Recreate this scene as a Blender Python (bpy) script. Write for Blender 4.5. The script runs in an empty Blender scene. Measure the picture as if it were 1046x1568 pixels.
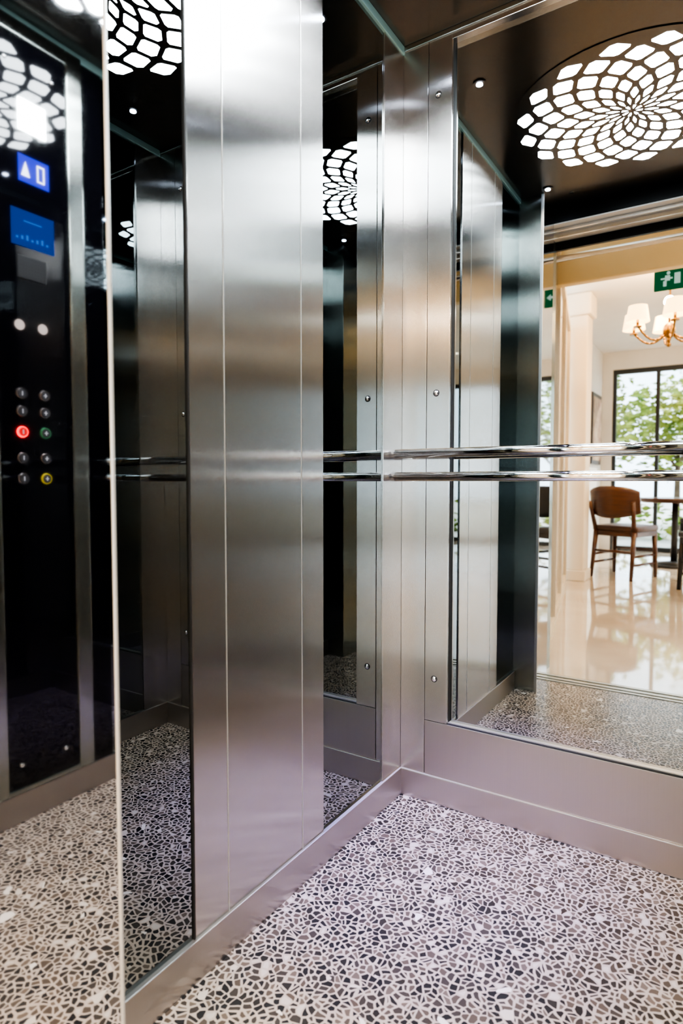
import bpy, bmesh, math, random
from mathutils import Vector, Matrix
random.seed(7)
S = bpy.context.scene
COL = S.collection

# ------------------------------------------------------------------ materials
def newmat(name):
    m = bpy.data.materials.new(name); m.use_nodes = True
    nt = m.node_tree; nt.nodes.clear()
    out = nt.nodes.new('ShaderNodeOutputMaterial')
    return m, nt, out
def pbsdf(name, color, rough=0.5, metal=0.0, spec=0.5, emis=None, estr=0.0, coat=0.0, trans=0.0):
    m, nt, out = newmat(name)
    b = nt.nodes.new('ShaderNodeBsdfPrincipled')
    b.inputs['Base Color'].default_value = (*color, 1)
    b.inputs['Roughness'].default_value = rough
    b.inputs['Metallic'].default_value = metal
    b.inputs['Specular IOR Level'].default_value = spec
    b.inputs['Coat Weight'].default_value = coat
    b.inputs['Transmission Weight'].default_value = trans
    if emis:
        b.inputs['Emission Color'].default_value = (*emis, 1)
        b.inputs['Emission Strength'].default_value = estr
    nt.links.new(b.outputs[0], out.inputs[0])
    return m
def noisy(name, c1, c2, scale=5, rough=0.5, metal=0.0, stretch=(1,1,1), coat=0.0, detail=4, bump=0.0):
    m, nt, out = newmat(name)
    L = nt.links
    b = nt.nodes.new('ShaderNodeBsdfPrincipled')
    tc = nt.nodes.new('ShaderNodeTexCoord'); mp = nt.nodes.new('ShaderNodeMapping')
    mp.inputs['Scale'].default_value = stretch
    n = nt.nodes.new('ShaderNodeTexNoise'); n.inputs['Scale'].default_value = scale; n.inputs['Detail'].default_value = detail
    r = nt.nodes.new('ShaderNodeValToRGB')
    r.color_ramp.elements[0].position = .3; r.color_ramp.elements[0].color = (*c1, 1)
    r.color_ramp.elements[1].position = .7; r.color_ramp.elements[1].color = (*c2, 1)
    L.new(tc.outputs['Object'], mp.inputs[0]); L.new(mp.outputs[0], n.inputs['Vector'])
    L.new(n.outputs[0], r.inputs[0]); L.new(r.outputs[0], b.inputs['Base Color'])
    b.inputs['Roughness'].default_value = rough; b.inputs['Metallic'].default_value = metal
    b.inputs['Coat Weight'].default_value = coat
    if bump:
        bp = nt.nodes.new('ShaderNodeBump'); bp.inputs['Strength'].default_value = bump
        L.new(n.outputs[0], bp.inputs['Height']); L.new(bp.outputs[0], b.inputs['Normal'])
    L.new(b.outputs[0], out.inputs[0])
    return m
def brushed(name, color, rough=0.28, aniso=1.0):
    """vertical-grain brushed steel: reflections smear sideways, stay crisper vertically"""
    m, nt, out = newmat(name); L = nt.links
    b = nt.nodes.new('ShaderNodeBsdfPrincipled')
    b.inputs['Metallic'].default_value = 1
    b.inputs['Anisotropic'].default_value = aniso
    b.inputs['Roughness'].default_value = rough
    g = nt.nodes.new('ShaderNodeNewGeometry')
    cr = nt.nodes.new('ShaderNodeVectorMath'); cr.operation = 'CROSS_PRODUCT'; cr.inputs[1].default_value = (0.013, 0.007, 1)
    L.new(g.outputs['Normal'], cr.inputs[0]); L.new(cr.outputs[0], b.inputs['Tangent'])
    tc = nt.nodes.new('ShaderNodeTexCoord'); mp = nt.nodes.new('ShaderNodeMapping')
    mp.inputs['Scale'].default_value = (500, 500, 1.5)
    n = nt.nodes.new('ShaderNodeTexNoise'); n.inputs['Scale'].default_value = 1; n.inputs['Detail'].default_value = 2
    L.new(tc.outputs['Object'], mp.inputs[0]); L.new(mp.outputs[0], n.inputs['Vector'])
    mx = nt.nodes.new('ShaderNodeMix'); mx.data_type = 'RGBA'
    mx.inputs['A'].default_value = (*[c*.93 for c in color], 1); mx.inputs['B'].default_value = (*color, 1)
    L.new(n.outputs[0], mx.inputs['Factor']); L.new(mx.outputs['Result'], b.inputs['Base Color'])
    L.new(b.outputs[0], out.inputs[0])
    return m
def glossy(name, color, rough=0.0):
    m, nt, out = newmat(name)
    b = nt.nodes.new('ShaderNodeBsdfGlossy'); b.inputs[0].default_value = (*color, 1); b.inputs['Roughness'].default_value = rough
    nt.links.new(b.outputs[0], out.inputs[0]); return m
def emit(name, color, s):
    m, nt, out = newmat(name)
    b = nt.nodes.new('ShaderNodeEmission'); b.inputs[0].default_value = (*color, 1); b.inputs[1].default_value = s
    nt.links.new(b.outputs[0], out.inputs[0]); return m

STEEL = brushed('brushed_steel', (.62, .605, .59), .215)
STEEL_B = brushed('brushed_steel_base', (.54, .51, .485), .34, .8)
STEEL_D = brushed('brushed_steel_dark', (.44, .47, .44), .22)
CHROME = pbsdf('chrome', (.88, .88, .88), .06, 1)
SCREW = pbsdf('screw_steel', (.8, .8, .8), .18, 1)
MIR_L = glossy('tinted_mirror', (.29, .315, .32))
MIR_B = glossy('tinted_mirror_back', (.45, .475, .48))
MIR_J = glossy('polished_steel_mirror', (.78, .78, .79), .03)
BLACKGL = pbsdf('black_glass', (.003, .003, .005), .02, 0, .55)
SEAM = pbsdf('seam_light', (.62, .62, .60), .3, .5)
GAP = pbsdf('seam_gap', (.02, .02, .02), .6)
CYAN = pbsdf('glass_edge_trim', (.30, .46, .45), .25, .5, .5, (.4, .75, .78), .05)
CEIL = pbsdf('dark_bronze_ceiling', (.15, .14, .132), .24, .9)

def terrazzo():
    m, nt, out = newmat('terrazzo'); L = nt.links; N = nt.nodes.new
    b = N('ShaderNodeBsdfPrincipled'); b.inputs['Roughness'].default_value = .24
    tc = N('ShaderNodeTexCoord')
    def warp(src, scale, amt, detail=1):
        nz = N('ShaderNodeTexNoise'); nz.inputs['Scale'].default_value = scale; nz.inputs['Detail'].default_value = detail
        L.new(src, nz.inputs['Vector'])
        sub = N('ShaderNodeVectorMath'); sub.operation = 'SUBTRACT'; sub.inputs[1].default_value = (.5, .5, .5)
        L.new(nz.outputs['Color'], sub.inputs[0])
        sc = N('ShaderNodeVectorMath'); sc.operation = 'SCALE'; sc.inputs['Scale'].default_value = amt
        L.new(sub.outputs[0], sc.inputs[0])
        ad = N('ShaderNodeVectorMath'); ad.operation = 'ADD'
        L.new(src, ad.inputs[0]); L.new(sc.outputs[0], ad.inputs[1])
        return ad.outputs[0]
    v = warp(tc.outputs['Object'], 22, .022)
    flat = N('ShaderNodeVectorMath'); flat.operation = 'MULTIPLY'; flat.inputs[1].default_value = (1, 1, 0)
    L.new(v, flat.inputs[0])
    def chips(scale, tmin, tmax, off):
        o = N('ShaderNodeVectorMath'); o.operation = 'ADD'; o.inputs[1].default_value = off
        L.new(flat.outputs[0], o.inputs[0])
        e = N('ShaderNodeTexVoronoi'); e.voronoi_dimensions = '2D'; e.feature = 'DISTANCE_TO_EDGE'; e.inputs['Scale'].default_value = scale
        f = N('ShaderNodeTexVoronoi'); f.voronoi_dimensions = '2D'; f.feature = 'F1'; f.inputs['Scale'].default_value = scale
        L.new(o.outputs[0], e.inputs['Vector']); L.new(o.outputs[0], f.inputs['Vector'])
        sp = N('ShaderNodeSeparateColor'); L.new(f.outputs['Color'], sp.inputs[0])
        th = N('ShaderNodeMapRange'); th.inputs['To Min'].default_value = tmin; th.inputs['To Max'].default_value = tmax
        L.new(sp.outputs[0], th.inputs[0])
        gt = N('ShaderNodeMath'); gt.operation = 'GREATER_THAN'
        L.new(e.outputs['Distance'], gt.inputs[0]); L.new(th.outputs[0], gt.inputs[1])
        return gt.outputs[0], sp
    base = N('ShaderNodeRGB'); base.outputs[0].default_value = (.47, .405, .355, 1)
    def over(a, mask, colsock):
        mx = N('ShaderNodeMix'); mx.data_type = 'RGBA'
        L.new(mask, mx.inputs['Factor']); L.new(a, mx.inputs['A']); L.new(colsock, mx.inputs['B'])
        return mx.outputs['Result']
    m1, s1 = chips(74, .08, .21, (0, 0, 0))
    r1 = N('ShaderNodeValToRGB'); r1.color_ramp.interpolation = 'CONSTANT'
    cols = [(0, (.026, .025, .027)), (.28, (.062, .054, .048)), (.52, (.105, .085, .070)), (.70, (.036, .033, .032)), (.87, (.15, .122, .10)), (.965, (.55, .50, .46))]
    r1.color_ramp.elements[0].position = 0; r1.color_ramp.elements[0].color = (*cols[0][1], 1)
    r1.color_ramp.elements[1].position = cols[1][0]; r1.color_ramp.elements[1].color = (*cols[1][1], 1)
    for p, c in cols[2:]:
        el = r1.color_ramp.elements.new(p); el.color = (*c, 1)
    L.new(s1.outputs[1], r1.inputs[0])
    m2, s2 = chips(38, .14, .75, (3.1, 1.7, 0))
    r2 = N('ShaderNodeValToRGB'); r2.color_ramp.interpolation = 'CONSTANT'
    r2.color_ramp.elements[0].color = (.74, .70, .66, 1); r2.color_ramp.elements[1].color = (.60, .54, .49, 1); r2.color_ramp.elements[1].position = .5
    L.new(s2.outputs[1], r2.inputs[0])
    g2 = N('ShaderNodeMath'); g2.operation = 'GREATER_THAN'; g2.inputs[1].default_value = .90
    L.new(s2.outputs[2], g2.inputs[0])
    mm = N('ShaderNodeMath'); mm.operation = 'MULTIPLY'; L.new(m2, mm.inputs[0]); L.new(g2.outputs[0], mm.inputs[1])
    c = over(base.outputs[0], m1, r1.outputs[0])
    c = over(c, mm.outputs[0], r2.outputs[0])
    L.new(c, b.inputs['Base Color']); L.new(b.outputs[0], out.inputs[0])
    return m
TERR = terrazzo()

# ------------------------------------------------------------------ mesh helpers
def link(o, parent=None):
    COL.objects.link(o)
    if parent: o.parent = parent
    return o
def empty(name, loc=(0, 0, 0), rotz=0):
    e = bpy.data.objects.new(name, None); e.location = loc; e.rotation_euler = (0, 0, rotz); e.empty_display_size = .05
    COL.objects.link(e); return e
def mesh_from(name, bm, mats, parent=None, smooth=False):
    me = bpy.data.meshes.new(name); bm.normal_update(); bm.to_mesh(me); bm.free()
    for mt in (mats if isinstance(mats, (list, tuple)) else [mats]): me.materials.append(mt)
    if smooth:
        for p in me.polygons: p.use_smooth = True
    return link(bpy.data.objects.new(name, me), parent)
def bm_box(bm, a, b, mi=0, bevel=0):
    a = Vector(a); b = Vector(b)
    r = bmesh.ops.create_cube(bm, size=1)
    c = (a+b)/2; d = b-a
    for v in r['verts']:
        v.co = Vector((v.co.x*d.x+c.x, v.co.y*d.y+c.y, v.co.z*d.z+c.z))
    fs = set(f for v in r['verts'] for f in v.link_faces)
    for f in fs: f.material_index = mi
    if bevel:
        es = list(set(e for v in r['verts'] for e in v.link_edges))
        rr = bmesh.ops.bevel(bm, geom=es, offset=bevel, segments=2, affect='EDGES', profile=.6)
        for f in rr['faces']: f.material_index = mi
def box(name, a, b, mat, parent=None, bevel=0):
    bm = bmesh.new(); bm_box(bm, a, b, 0, bevel)
    return mesh_from(name, bm, mat, parent)
def boxes(name, lst, mats, parent=None, bevel=0):
    bm = bmesh.new()
    for it in lst:
        bm_box(bm, it[0], it[1], it[2] if len(it) > 2 else 0, bevel)
    return mesh_from(name, bm, mats, parent)
def bm_cyl(bm, p1, p2, r1, r2=None, seg=24, mi=0):
    if r2 is None: r2 = r1
    p1 = Vector(p1); p2 = Vector(p2); d = p2-p1
    M = Matrix.Translation((p1+p2)/2) @ d.to_track_quat('Z', 'Y').to_matrix().to_4x4()
    r = bmesh.ops.create_cone(bm, cap_ends=True, segments=seg, radius1=r1, radius2=r2, depth=d.length, matrix=M)
    for f in set(f for v in r['verts'] for f in v.link_faces):
        f.material_index = mi; f.smooth = len(f.verts) == 4
def cyl(name, p1, p2, r1, mat, parent=None, r2=None, seg=24):
    bm = bmesh.new(); bm_cyl(bm, p1, p2, r1, r2, seg)
    return mesh_from(name, bm, mat, parent)
def bm_dome(bm, p, n, r, h, mi=0):
    n = Vector(n); M = Matrix.Translation(p) @ n.to_track_quat('Z', 'Y').to_matrix().to_4x4() @ Matrix.Diagonal((r, r, h, 1))
    x = bmesh.ops.create_uvsphere(bm, u_segments=20, v_segments=10, radius=1, matrix=M)
    for f in set(f for v in x['verts'] for f in v.link_faces): f.material_index = mi; f.smooth = True

H = 2.15; W = 1.0; DL = 1.24
# ------------------------------------------------------------------ car shell
box('floor', (-.10, -1.25, -.06), (W+.10, .10, 0), TERR)
box('ceiling', (-.10, -1.30, H), (W+.10, .10, H+.06), CEIL)

def sidewall(name, x0, s):
    def X(d): return x0+s*d
    def bx(d0, d1, y0, y1, z0, z1, mi=0):
        return ((min(X(d0), X(d1)), min(y0, y1), z0), (max(X(d0), X(d1)), max(y0, y1), z1), mi)
    return bx
bl = sidewall('l', 0, 1)
boxes('wall_left', [bl(-.08, -.016, .08, -DL, 0, H)], [STEEL_D])
boxes('steel_corner_panel', [bl(-.016, 0, 0, -.111, .08, H-.015)], [STEEL], bevel=.0008)
box('wall_mirror', (-.016, -.405, .08), (-.004, -.112, H-.015), MIR_L)
pan = empty('steel_wall_panel')
boxes('panel_center', [bl(-.016, 0, -.4925, -.7355, .08, H-.015)], [STEEL], pan, bevel=.0012)
boxes('panel_side_1', [bl(-.016, 0, -.405, -.4900, .08, H-.015)], [STEEL], pan, bevel=.0012)
boxes('panel_side_2', [bl(-.016, .0, -.7380, -.826, .08, H-.015)], [STEEL], pan, bevel=.0012)
boxes('panel_edge', [bl(-.0155, -.0005, -.826, -.829, .08, H-.015), bl(-.0155, .0005, -.4904, -.4920, .08, H-.015, 1), bl(-.0155, .0005, -.7360, -.7376, .08, H-.015, 1)], [GAP, SEAM], pan)
box('wall_mirror', (-.016, -1.062, .08), (-.004, -.829, H-.015), MIR_L)
boxes('baseboard_left', [bl(-.016, .006, .0, -1.062, 0, .08)], [STEEL_B], bevel=.002)
boxes('trim_1', [bl(-.016, .004, 0, -1.062, H-.022, H)], [CYAN], bevel=.002)
ret = empty('door_return_column')
box('polished_face', (.094, -1.24, 0), (.100, -1.0665, H), MIR_J, ret)
box('return_body', (-.016, -1.238, 0), (.094, -1.066, H), STEEL_D, ret)
box('edge_strip', (.090, -1.0665, 0), (.1025, -1.0615, H), SEAM, ret, .002)
box('return_body_front', (-.016, -1.066, 0), (.090, -1.063, H), STEEL_D, ret)

# ---- right wall
br = sidewall('r', W, -1)
boxes('wall_right', [br(-.08, -.016, .08, -DL, 0, H)], [STEEL_D])
boxes('steel_corner_panel', [br(-.016, 0, 0, -.111, .08, H-.015)], [STEEL], bevel=.0008)
box('wall_mirror', (W+.004, -.405, .08), (W+.016, -.112, H-.015), MIR_L)
box('wall_mirror', (W+.004, -1.062, .08), (W+.016, -.829, H-.015), MIR_L)
boxes('baseboard_right', [br(-.016, .006, 0, -1.062, 0, .08)], [STEEL_B], bevel=.002)
boxes('trim_2', [br(-.016, .004, 0, -1.062, H-.022, H)], [CYAN], bevel=.002)
boxes('door_return_column', [((W-.10, -1.24, 0), (W+.016, -1.063, H))], [STEEL_D], bevel=.002)

# ---- back wall
boxes('wall_back', [((-.08, .036, 0), (W+.08, .10, H))], [STEEL_D])
bp = empty('back_steel_frame')
E = .036
boxes('post_left_outer', [((0, 0, .08), (.0762, E, H-.015))], [STEEL], bp, .0008)
boxes('post_left_inner', [((.0778, 0, .24), (.146, E, H-.015))], [STEEL], bp, .0008)
boxes('post_right_outer', [((W-.0762, 0, .08), (W, E, H-.015))], [STEEL], bp, .0008)
boxes('post_right_inner', [((W-.146, 0, .24), (W-.0778, E, H-.015))], [STEEL], bp, .0008)
boxes('lower_panel', [((.0778, 0, .08), (W-.0778, E, .238))], [STEEL_B], bp, .0008)
boxes('seam', [((.0762, .003, .08), (.0778, E, H-.015)), ((W-.0778, .003, .08), (W-.0762, E, H-.015)), ((.0778, .003, .238), (W-.0778, E, .24))], [GAP], bp)
boxes('top_rail', [((.146, 0, H-.03), (W-.146, E, H-.015))], [STEEL], bp, .0008)
bm = bmesh.new()
for x in (.107, W-.107):
    for z in (.364, 1.177, 1.987):
        bm_cyl(bm, (x, 0, z), (x, -.001, z), .0095, mi=1); bm_dome(bm, (x, -.001, z), (0, -1, 0), .0075, .005)
mesh_from('screws', bm, [CHROME, GAP], bp)
box('back_mirror', (.146, .022, .24), (W-.146, .0355, H-.03), MIR_B)
boxes('mirror_edge_trim', [((.146, .012, .24), (.1475, .022, H-.03), 0), ((.146, .010, .24), (W-.146, .022, .2425), 1)], [GAP, SEAM], bp)
boxes('baseboard_back', [((0, -.006, 0), (W, E, .08))], [STEEL_B], bevel=.002)
boxes('trim_3', [((0, -.004, H-.015), (W, E, H))], [STEEL_D], bevel=.002)

# ---- handrail
hr = empty('handrail')
for i, z in enumerate((1.007, .943)):
    bm = bmesh.new(); bm_cyl(bm, (.012, -.06, z), (W-.012, -.06, z), .0125, seg=48)
    for x in (.012, W-.012): bm_dome(bm, (x, -.06, z), (1, 0, 0), .0125, .006)
    mesh_from('rail_%d' % (i+1), bm, CHROME, hr)
bm = bmesh.new()
for x in (.04, W-.04):
    for z in (1.007, .943):
        bm_cyl(bm, (x, -.06, z), (x, 0.0, z), .006); bm_cyl(bm, (x, -.004, z), (x, 0, z), .014)
mesh_from('brackets', bm, CHROME, hr)

# ---- control panel on right wall
cp = empty('elevator_control_panel')
XF = W-.012
boxes('backplate', [br(-.016, 0, -.405, -.829, .08, H-.015)], [BLACKGL], cp, .001)
boxes('steel_frame', [br(0, .016, -.480, -.528, .085, H-.02), br(0, .016, -.738, -.80, .085, H-.02), br(0, .016, -.528, -.738, .085, .10), br(0, .016, -.528, -.738, H-.06, H-.02)], [STEEL_D], cp, .004)
boxes('black_glass_face', [br(0, .012, -.530, -.736, .10, H-.06)], [BLACKGL], cp, .001)
def disp(name, y, z, w, h, mat):
    boxes(name, [((XF-.002, y-w/2, z-h/2), (XF, y+w/2, z+h/2))], [mat], cp)
disp('floor_display', -.628, 1.757, .086, .070, emit('display_blue', (.05, .06, .72), 1.5))
disp('info_screen', -.634, 1.60, .120, .095, emit('screen_blue', (.004, .06, .36), 1.0))
WH = emit('display_white', (.75, .8, 1), 3)
disp('lamp_reflection_patch', -.630, 1.895, .075, .080, emit('reflection_white', (.9, 1, 1), 30))  # glowing patch imitates a ceiling light mirrored in the black glass
bm = bmesh.new()
xx = XF-.0028
vs = [bm.verts.new((xx, -.664, 1.737)), bm.verts.new((xx, -.640, 1.737)), bm.verts.new((xx, -.652, 1.776))]
bm.faces.new(vs); mesh_from('arrow_up', bm, WH, cp)
bm = bmesh.new()
for a, b2 in (((-.620, 1.734), (-.616, 1.778)), ((-.603, 1.734), (-.599, 1.778)), ((-.620, 1.734), (-.599, 1.738)), ((-.620, 1.774), (-.599, 1.778))):
    bm_box(bm, (xx-.0005, a[0], a[1]), (xx, b2[0], b2[1]))
mesh_from('digit_zero', bm, WH, cp)
bm = bmesh.new()
for k in range(7):
    y = -.682+k*.014
    bm_box(bm, (xx, y, 1.570), (xx+.001, y+.006, 1.576+.004*(k % 3)))
bm_box(bm, (xx, -.66, 1.618), (xx+.001, -.61, 1.621))
mesh_from('screen_text', bm, emit('screen_text_blue', (.1, .3, .9), .8), cp)
# speaker grille
bm = bmesh.new()
bm_box(bm, (XF-.003, -.680, 1.468), (XF, -.600, 1.528), 0, .001)
for i in range(9):
    for j in range(6):
        bm_cyl(bm, (XF-.003, -.674+i*.0085, 1.476+j*.0088), (XF-.0034, -.674+i*.0085, 1.476+j*.0088), .0024, None, 8, 1)
mesh_from('speaker_grille', bm, [pbsdf('grille_grey', (.02, .02, .022), .35), GAP], cp)
def button(y, z, ringmat, mark, r=.0155):
    bm = bmesh.new()
    bm_cyl(bm, (XF, y, z), (XF-.004, y, z), r, r*.95, 28, 0)
    bm_cyl(bm, (XF-.004, y, z), (XF-.0052, y, z), r*.76, r*.74, 28, 1)
    bm_box(bm, (XF-.0060, y-.0012, z-.006), (XF-.0051, y+.0012, z+.006), 2)
    if mark == 'o': bm_box(bm, (XF-.0060, y-.005, z-.001), (XF-.0051, y+.005, z+.001), 2)
    mesh_from('button', bm, [ringmat, BTN_RIN if ringmat is RED else BTN_IN, BTN_MK], cp)
BTN_IN = pbsdf('button_dark', (.04, .04, .045), .3)
BTN_RIN = emit('button_red_core', (.8, .02, .02), 1.2)
BTN_MK = emit('button_mark', (.8, .8, .85), .8)
RING = pbsdf('button_ring', (.42, .38, .38), .25, 1)
RED = emit('button_red', (1, .03, .03), 5)
GRN = pbsdf('button_green', (.06, .25, .12), .3, .4, .5, (.1, .6, .2), .03)
YEL = pbsdf('button_yellow', (.6, .5, .05), .3, .4, .5, (.8, .7, .05), .12)
for z in (1.164, 1.117, 1.062, .9925, .937):
    for y in (-.677, -.612):
        rm = RING
        if z == 1.062: rm = RED if y == -.677 else GRN
        if z == .937 and y == -.612: rm = YEL
        button(y, z, rm, 'o' if y == -.612 else 'i')
bm = bmesh.new()
for y in (-.677, -.612): bm_cyl(bm, (XF, y, 1.345), (XF-.003, y, 1.345), .014, .012)
mesh_from('reflection_spots', bm, emit('reflection_spot_pale', (1, .85, .78), .8), cp)  # pale glowing discs stand in for lights reflected in the glass
bm = bmesh.new()
for y in (-.70, -.57):
    for z in (.16, 2.02):
        bm_dome(bm, (XF, y, z), (-1, 0, 0), .006, .003)
mesh_from('panel_screws', bm, SCREW, cp)

# ---- ceiling rosette light
fl = empty('ceiling_light')
cx, cy, R = .5, -.62, .365
bm = bmesh.new(); NS = 16
zf = H-.0035
def P(r, a): return bm.verts.new((cx+R*r*math.cos(a), cy+R*r*math.sin(a), zf))
# squares standing on a corner; alternate rings are offset by half a step
rings = [(.10, .225, .50), (.195, .36, .60), (.315, .50, .68), (.445, .64, .70), (.580, .775, .70), (.715, .895, .68), (.850, 1.0, .64)]
for k, (r0, r2, wf) in enumerate(rings):
    rm_ = (r0+r2)/2; q = .10*(r2-r0)
    for i in range(NS):
        a = 2*math.pi*(i+.5*(k % 2))/NS
        wa = math.pi/NS*wf
        pts = [(r0+q*.4, -.16), (r0+q*.4, .16), (rm_-q*.8, .92), (rm_+q*.8, .96), (r2-q*.3, .22), (r2-q*.3, -.22), (rm_+q*.8, -.96), (rm_-q*.8, -.92)]
        bm.faces.new([P(r, a+wa*w) for r, w in reversed(pts)])
for i in range(8):
    a = 2*math.pi*(i+.5)/8
    bm.faces.new([P(r, a+w) for r, w in reversed([(.03, 0), (.055, .20), (.088, .14), (.088, -.14), (.055, -.20)])])
FLM = emit('light_panel_white', (.88, .95, 1), 40)
mesh_from('cutout_pattern', bm, FLM, fl)
bm = bmesh.new(); bm_cyl(bm, (cx, cy, H-.003), (cx, cy, H), R*1.06, seg=64)
mesh_from('laser_cut_plate', bm, CEIL, fl)
LEDM = emit('led', (.70, .80, 1), 90)
for (x, y) in ((.125, -.22), (.125, -1.03), (.875, -.22), (.875, -1.03)):
    d = empty('downlight')
    bm = bmesh.new(); bm_cyl(bm, (x, y, H-.004), (x, y, H), .020); mesh_from('bezel', bm, CEIL, d)
    bm = bmesh.new(); bm_cyl(bm, (x, y, H-.006), (x, y, H-.004), .010); mesh_from('led_lens', bm, LEDM, d)
    bl_ = (x < .5 and y > -.5)
    l = bpy.data.lights.new('spot', 'SPOT'); l.energy = 300 if bl_ else 18; l.spot_size = math.radians(34 if bl_ else 70); l.spot_blend = 1; l.shadow_soft_size = .012
    l.color = (.38, .34, 1) if bl_ else (1, .86, .76)
    o = bpy.data.objects.new('spot', l); o.location = (x, y, H-.012); link(o, d)
    if bl_: o.rotation_euler = (0, math.radians(-2), 0)
bm = bmesh.new(); bm_cyl(bm, (.20, -1.12, H-.003), (.20, -1.12, H), .010); mesh_from('ceiling_screw', bm, CHROME)

# ------------------------------------------------------------------ landing + cafe
CREAM = noisy('cream_plaster', (.78, .69, .57), (.82, .74, .62), 3, .6)
WHITEW = noisy('white_plaster', (.76, .72, .67), (.81, .78, .73), 3, .5)
CAFEFL = noisy('polished_marble_floor', (.55, .46, .37), (.70, .61, .51), 2.2, .06, 0, (1, 1, 1), .6, 8)
YCREAM = noisy('yellow_beam_paint', (.76, .55, .27), (.82, .62, .34), 2, .4)
box('door_sill', (0, -1.37, -.05), (1, -1.25, .0), STEEL_D)
boxes('sill_grooves', [((.03, -1.272, 0), (.97, -1.258, .003)), ((.03, -1.312, 0), (.97, -1.294, .003)), ((.03, -1.355, 0), (.97, -1.338, .003))], [SEAM])
boxes('wall_front', [((-.9, -1.47, -.06), (.045, -1.245, 2.75)), ((.955, -1.47, -.06), (4.2, -1.245, 2.75)), ((.045, -1.47, 2.08), (.955, -1.245, 2.75))], [WHITEW])
dt = empty('door_track')
TD = pbsdf('track_dark', (.02, .02, .02), .3, .8)
boxes('track_housing', [((.04, -1.475, 2.085), (.96, -1.243, 2.15))], [TD], dt)
boxes('track_rails', [((.046, -1.30, 2.067), (.954, -1.29, 2.085)), ((.046, -1.36, 2.060), (.954, -1.35, 2.085))], [SCREW], dt)
boxes('track_fascia', [((.046, -1.478, 2.04), (.954, -1.46, 2.09))], [TD], dt)
boxes('door_jamb', [((.045, -1.48, 0), (.055, -1.245, 2.08)), ((.945, -1.48, 0), (.955, -1.245, 2.08))], [STEEL_D], bevel=.002)
box('floor_cafe', (-1.0, -7.6, -.06), (4.2, -1.37, 0), CAFEFL)
box('ceiling_cafe', (-1.0, -7.6, 2.65), (4.2, -1.47, 2.75), WHITEW)
box('wall_cafe_left', (-.85, -7.6, 0), (-.75, -4.5, 2.65), WHITEW)
box('wall_cafe_right', (4.1, -7.6, 0), (4.2, -1.47, 2.65), CREAM)
boxes('ceiling_beam', [((-1.0, -2.75, 2.30), (4.1, -2.35, 2.65)), ((-.9, -2.37, 2.13), (4.1, -2.30, 2.32))], [YCREAM], bevel=.01)
cyl('ceiling_pipe', (-.8, -2.1, 2.22), (4.1, -2.1, 2.22), .018, CHROME)
tl = empty('added_tube_lamp')  # unseen tube lamp added to put bright bands on the brushed steel
cyl('added_tube', (1.15, -2.335, 2.088), (2.45, -2.335, 2.088), .014, emit('added_lamp_glow', (1, .96, .9), 130), tl)
boxes('housing', [((1.10, -2.36, 2.105), (2.50, -2.31, 2.135))], [SCREW], tl, .003)
boxes('added_lamp_end_caps', [((1.13, -2.355, 2.07), (1.15, -2.315, 2.11)), ((2.45, -2.355, 2.07), (2.47, -2.315, 2.11))], [SCREW], tl, .003)
pt = empty('glass_partition')
p0 = Vector((.03, -1.50, 0)); p1 = Vector((-.50, -4.30, 0)); dr = (p1-p0); ln = dr.length; ang = math.atan2(dr.y, dr.x)
pt.location = p0; pt.rotation_euler = (0, 0, ang)
PGL = pbsdf('partition_gloss', (.50, .45, .39), .03, .6)
boxes('pane', [((0, -.04, .06), (ln, -.015, 2.3))], [PGL], pt)
boxes('frame', [((0, -.05, 0), (ln, 0, .06)), ((0, -.05, 2.3), (ln, 0, 2.36))] + [((t, -.05, .06), (t+.035, 0, 2.3)) for t in (0, .9, 1.8, ln-.035)], [pbsdf('partition_frame', (.70, .62, .50), .3)], pt)
box('wall_cafe_stub', (-1.0, -4.5, 0), (-.60, -4.32, 2.65), WHITEW)
clm = empty('column', (-.47, -4.46, 0))
boxes('shaft', [((-.11, -.11, .10), (.11, .11, 2.45))], [CREAM], clm, .012)
boxes('plinth', [((-.13, -.13, 0), (.13, .13, .10))], [CREAM], clm, .01)
boxes('capital', [((-.14, -.14, 2.45), (.14, .14, 2.65))], [CREAM], clm, .02)
pa = empty('painting')
boxes('frame', [((-.75, -7.15, 1.15), (-.72, -6.55, 2.05))], [pbsdf('frame_dark', (.05, .03, .02), .4)], pa, .006)
box('canvas', (-.719, -7.10, 1.20), (-.716, -6.60, 2.00), noisy('painting_canvas', (.25, .12, .07), (.55, .42, .28), 9, .6), pa)
wy = -7.35
win = empty('window_1')
boxes('wall_cafe_window', [((-.85, wy-.1, 0), (-.62, wy, 2.65)), ((-.62, wy-.1, 2.42), (4.1, wy, 2.65))], [WHITEW])
FR = pbsdf('window_frame_dark', (.03, .035, .04), .4)
fb = [((-.62, wy-.08, 0), (4.1, wy-.02, .06)), ((-.62, wy-.08, 2.36), (4.1, wy-.02, 2.42))]
for x in (-.62, -.10, .85, 1.8, 2.7, 3.6):
    fb.append(((x, wy-.08, .06), (x+.045, wy-.02, 2.36)))
boxes('frame', fb, [FR], win)
m, nt, out = newmat('window_glass')
tr = nt.nodes.new('ShaderNodeBsdfTransparent'); gl = nt.nodes.new('ShaderNodeBsdfGlossy'); gl.inputs['Roughness'].default_value = .0
mx = nt.nodes.new('ShaderNodeMixShader'); mx.inputs[0].default_value = .06
nt.links.new(tr.outputs[0], mx.inputs[1]); nt.links.new(gl.outputs[0], mx.inputs[2]); nt.links.new(mx.outputs[0], out.inputs[0])
box('glass', (-.6, wy-.055, .05), (4.08, wy-.05, 2.38), m, win)
box('ground', (-14, -30, -.12), (16, -7.45, -.06), noisy('paving', (.45, .43, .40), (.6, .58, .54), 2, .8))
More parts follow.
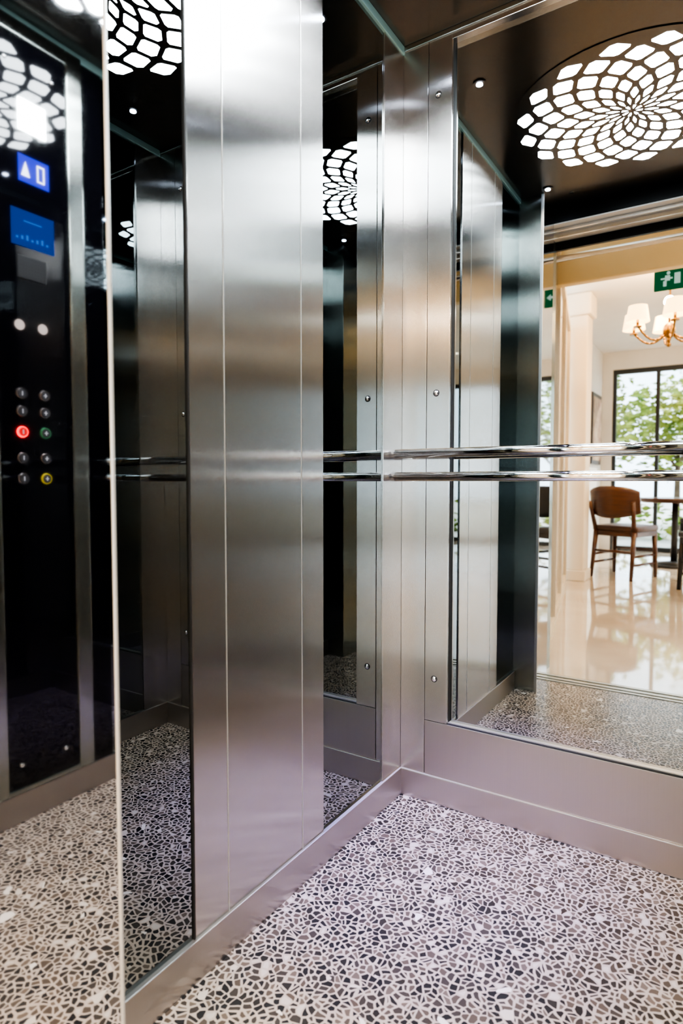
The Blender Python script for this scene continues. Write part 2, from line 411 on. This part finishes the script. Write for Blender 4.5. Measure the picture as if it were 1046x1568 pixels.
LEAF = noisy('foliage', (.05, .14, .015), (.42, .46, .08), 3, .7, bump=.5)
BARK = noisy('bark', (.10, .07, .05), (.2, .15, .1), 12, .9)
def tree(x, y, h, r):
    t = empty('tree', (x, y, -.06))
    bm = bmesh.new(); bm_cyl(bm, (0, 0, 0), (0, 0, h*.6), .07, .04)
    for k in range(5):
        a = k*1.3; bm_cyl(bm, (0, 0, h*(.35+.05*k)), (math.cos(a)*r*.6, math.sin(a)*r*.6, h*(.6+.06*k)), .03, .012)
    mesh_from('trunk', bm, BARK, t)
    bm = bmesh.new()
    for k in range(1100):
        u = Vector((random.gauss(0, 1), random.gauss(0, 1), random.gauss(0, 1))).normalized()*r*random.uniform(.35, 1)
        c = Vector((u.x, u.y, h*.72+u.z*.9))
        s = random.uniform(.05, .13)
        q = Matrix.Translation(c) @ Matrix.Rotation(random.uniform(0, 6), 4, 'Z') @ Matrix.Rotation(random.uniform(0, 3), 4, 'X')
        vs = [bm.verts.new(q @ Vector(v)) for v in ((-s, 0, 0), (-s*.3, s*.5, .03), (s, 0, 0), (-s*.3, -s*.5, .03))]
        bm.faces.new(vs)
    mesh_from('foliage', bm, LEAF, t)
for (x, y, h, r) in ((-1.6, -11, 3.0, 1.2), (-.2, -12.5, 2.8, 1.2), (1.3, -11.5, 3.2, 1.3), (-3.0, -13, 4.2, 1.5), (2.9, -13, 3.6, 1.4), (.4, -16, 4.4, 1.7)):
    tree(x, y, h, r)
hb = bmesh.new()
for k in range(900):
    c = Vector((random.uniform(-4, 4), -10+random.uniform(-.25, .25), random.uniform(-.05, .6))); s = random.uniform(.05, .11)
    q = Matrix.Translation(c) @ Matrix.Rotation(random.uniform(0, 6), 4, 'Z') @ Matrix.Rotation(random.uniform(0, 3), 4, 'X')
    hb.faces.new([hb.verts.new(q @ Vector(v)) for v in ((-s, 0, 0), (0, s*.6, 0), (s, 0, 0), (0, -s*.6, 0))])
mesh_from('hedge', hb, LEAF)

WOOD = noisy('chair_wood', (.06, .022, .011), (.11, .042, .018), 6, .3, 0, (1, 1, 8), .3)
LEATH = noisy('seat_leather', (.07, .035, .025), (.10, .05, .035), 20, .4)
DARKW = noisy('black_wood', (.015, .015, .017), (.03, .03, .032), 6, .4)
def chair(loc, rotz, wood, seatm):
    c = empty('dining_chair', loc, rotz)
    bm = bmesh.new()
    for sx in (-1, 1):
        bm_cyl(bm, (sx*.21, .20, 0), (sx*.20, .18, .43), .017, .026, 12)
        bm_cyl(bm, (sx*.20, -.25, 0), (sx*.19, -.19, .45), .017, .026, 12)
        bm_cyl(bm, (sx*.19, -.19, .44), (sx*.215, -.27, .74), .023, .018, 12)
        bm_cyl(bm, (sx*.205, .19, .22), (sx*.195, -.215, .22), .012, None, 10)
        bm_cyl(bm, (sx*.205, .19, .14), (sx*.195, -.215, .14), .012, None, 10)
    bm_cyl(bm, (-.205, .195, .26), (.205, .195, .26), .012, None, 10)
    bm_cyl(bm, (-.20, -.22, .26), (.20, -.22, .26), .012, None, 10)
    for (a, b2) in (((-.22, .17, .405), (.22, .20, .45)), ((-.20, -.20, .405), (.20, -.17, .45)), ((-.22, -.19, .405), (-.19, .19, .45)), ((.19, -.19, .405), (.22, .19, .45))):
        bm_box(bm, a, b2, 0, .004)
    mesh_from('legs', bm, wood, c)
    bm = bmesh.new(); nu, nv = 16, 6; grid = []
    for side in (0, 1):
        g = []
        for i in range(nu+1):
            u = -1+2*i/nu; row = []
            for j in range(nv+1):
                v = j/nv
                top = .885-.05*abs(u)**3; bot = .58+.05*abs(u)**2
                z = bot+(top-bot)*v
                y = -.285+.10*u*u-.04*(v-.5)+(-.022 if side else 0)
                row.append(bm.verts.new((u*.245, y, z)))
            g.append(row)
        grid.append(g)
    for i in range(nu):
        for j in range(nv):
            bm.faces.new((grid[0][i][j], grid[0][i+1][j], grid[0][i+1][j+1], grid[0][i][j+1]))
            bm.faces.new((grid[1][i][j], grid[1][i][j+1], grid[1][i+1][j+1], grid[1][i+1][j]))
    for i in range(nu):
        for j in (0, nv):
            bm.faces.new((grid[0][i][j], grid[1][i][j], grid[1][i+1][j], grid[0][i+1][j]))
    for j in range(nv):
        for i in (0, nu):
            bm.faces.new((grid[0][i][j], grid[0][i][j+1], grid[1][i][j+1], grid[1][i][j]))
    bmesh.ops.recalc_face_normals(bm, faces=bm.faces)
    mesh_from('backrest', bm, wood, c, True)
    bm = bmesh.new(); bm_box(bm, (-.225, -.205, .45), (.225, .215, .505), 0, .02); mesh_from('seat', bm, seatm, c, True)
    return c
chair((-.09, -4.90, 0), math.radians(-160), WOOD, LEATH)
chair((.70, -4.25, 0), math.radians(60), DARKW, DARKW)
chair((.55, -6.60, 0), math.radians(20), DARKW, DARKW)
tb = empty('dining_table', (.26, -5.95, 0))
bm = bmesh.new(); bm_cyl(bm, (0, 0, .72), (0, 0, .75), .38, None, 48); bm_cyl(bm, (0, 0, .70), (0, 0, .72), .33, .36, 48); mesh_from('top', bm, WOOD, tb)
bm = bmesh.new(); bm_cyl(bm, (0, 0, .04), (0, 0, .70), .035, .03); bm_cyl(bm, (0, 0, 0), (0, 0, .03), .24, .22, 40); bm_cyl(bm, (0, 0, .03), (0, 0, .06), .20, .05, 40); mesh_from('pedestal', bm, DARKW, tb)

BRASS = pbsdf('brass', (.40, .24, .10), .3, 1)
SHADE = pbsdf('lampshade', (.95, .85, .65), .7, 0, .2, (1, .62, .26), 6)
ch = empty('chandelier', (.35, -3.75, 2.09))
bm = bmesh.new()
bm_cyl(bm, (0, 0, .05), (0, 0, .54), .008); bm_cyl(bm, (0, 0, .53), (0, 0, .56), .06)
bm_dome(bm, (0, 0, 0), (0, 0, 1), .045, .06); bm_cyl(bm, (0, 0, -.10), (0, 0, -.05), .008, .02); bm_dome(bm, (0, 0, -.11), (0, 0, 1), .018, .018)
for k in range(6):
    a = k*math.pi/3+.3; ca, sa = math.cos(a), math.sin(a); prev = Vector((0, 0, 0))
    for t in range(1, 9):
        u = t/8; p = Vector((ca*.27*u, sa*.27*u, -.09*math.sin(u*math.pi)+.02*u)); bm_cyl(bm, prev, p, .008, None, 10); prev = p
    bm_cyl(bm, prev-Vector((0, 0, .01)), prev, .03); bm_cyl(bm, prev, prev+Vector((0, 0, .06)), .010)
mesh_from('arms', bm, BRASS, ch)
for k in range(6):
    a = k*math.pi/3+.3; c = Vector((math.cos(a)*.27, math.sin(a)*.27, .04))
    bm = bmesh.new()
    r = bmesh.ops.create_cone(bm, cap_ends=False, segments=28, radius1=.084, radius2=.066, depth=.12, matrix=Matrix.Translation(c+Vector((0, 0, .07))))
    for f in bm.faces: f.smooth = True
    mesh_from('shade_%d' % (k+1), bm, SHADE, ch)
l = bpy.data.lights.new('chandelier_bulbs', 'POINT'); l.energy = 130; l.color = (1, .60, .28); l.shadow_soft_size = .04
o = bpy.data.objects.new('chandelier_bulbs', l); o.location = (0, 0, .22); link(o, ch)

ex = empty('exit_sign', (.46, -3.0, 2.26))
GS = emit('exit_green', (.01, .20, .07), 1.0); WS = emit('exit_white', (.7, .9, .75), 1.2)
boxes('housing', [((-.14, -.015, -.065), (.14, .015, .065))], [GS], ex, .003)
bm = bmesh.new()
for s in (.0165, -.0165):
    yy = (s-.0005, s+.0005)
    bm_box(bm, (-.02, yy[0], -.035), (.015, yy[1], .035))
    bm_box(bm, (.04, yy[0], -.008), (.09, yy[1], .008))
    bm.faces.new([bm.verts.new(v) for v in ((.09, s, -.025), (.12, s, 0), (.09, s, .025))])
    bm_box(bm, (-.075, yy[0], -.01), (-.045, yy[1], .025)); bm_box(bm, (-.10, yy[0], .0), (-.03, yy[1], .01)); bm_box(bm, (-.085, yy[0], -.045), (-.065, yy[1], -.01))
    bm_cyl(bm, (-.055, yy[0], .04), (-.055, yy[1], .04), .011)
mesh_from('pictogram', bm, WS, ex)
cyl('hanger', (0, 0, .065), (0, 0, .39), .006, SCREW, ex)
for i, (x, y) in enumerate(((1.7, -1.95), (3.0, -2.0), (1.3, -5.2), (1.7, -3.6), (2.4, -6.2), (3.1, -3.6), (3.3, -5.8))):
    d = empty('added_fill_light')  # ceiling lamps added out of view to light the cafe and landing
    cyl('bezel', (x, y, 2.642), (x, y, 2.65), .06, WHITEW, d)
    cyl('lens', (x, y, 2.638), (x, y, 2.642), .045, emit('warm_fill_glow', (1, .85, .65), 14), d)
    l = bpy.data.lights.new('fill_spot', 'SPOT'); l.energy = 150; l.spot_size = math.radians(150); l.spot_blend = .6; l.shadow_soft_size = .05; l.color = (1, .82, .62)
    o = bpy.data.objects.new('fill_spot', l); o.location = (x, y, 2.62); link(o, d)

w = bpy.data.worlds.new('World'); S.world = w; w.use_nodes = True
bg = w.node_tree.nodes['Background']; bg.inputs[0].default_value = (.74, .88, 1, 1); bg.inputs[1].default_value = 8
sl = bpy.data.lights.new('sun', 'SUN'); sl.energy = 12; sl.angle = .01; sl.color = (1, .95, .85)
so = bpy.data.objects.new('sun', sl); so.rotation_euler = (math.radians(50), 0, math.radians(30)); link(so)

cam = bpy.data.cameras.new('camera'); co = bpy.data.objects.new('camera', cam); link(co)
cam.sensor_fit = 'VERTICAL'; cam.sensor_height = 36; cam.sensor_width = 24; cam.lens = 944/1568*36
co.location = (.8245, -1.6096, .93)
co.rotation_euler = (math.radians(90-2.85), 0, math.radians(32.7))
cam.clip_start = .01
cam.dof.use_dof = True; cam.dof.focus_distance = 1.75; cam.dof.aperture_fstop = 2.8
S.camera = co
S.view_settings.view_transform = 'AgX'
S.view_settings.look = 'AgX - High Contrast'
S.view_settings.exposure = 0.08
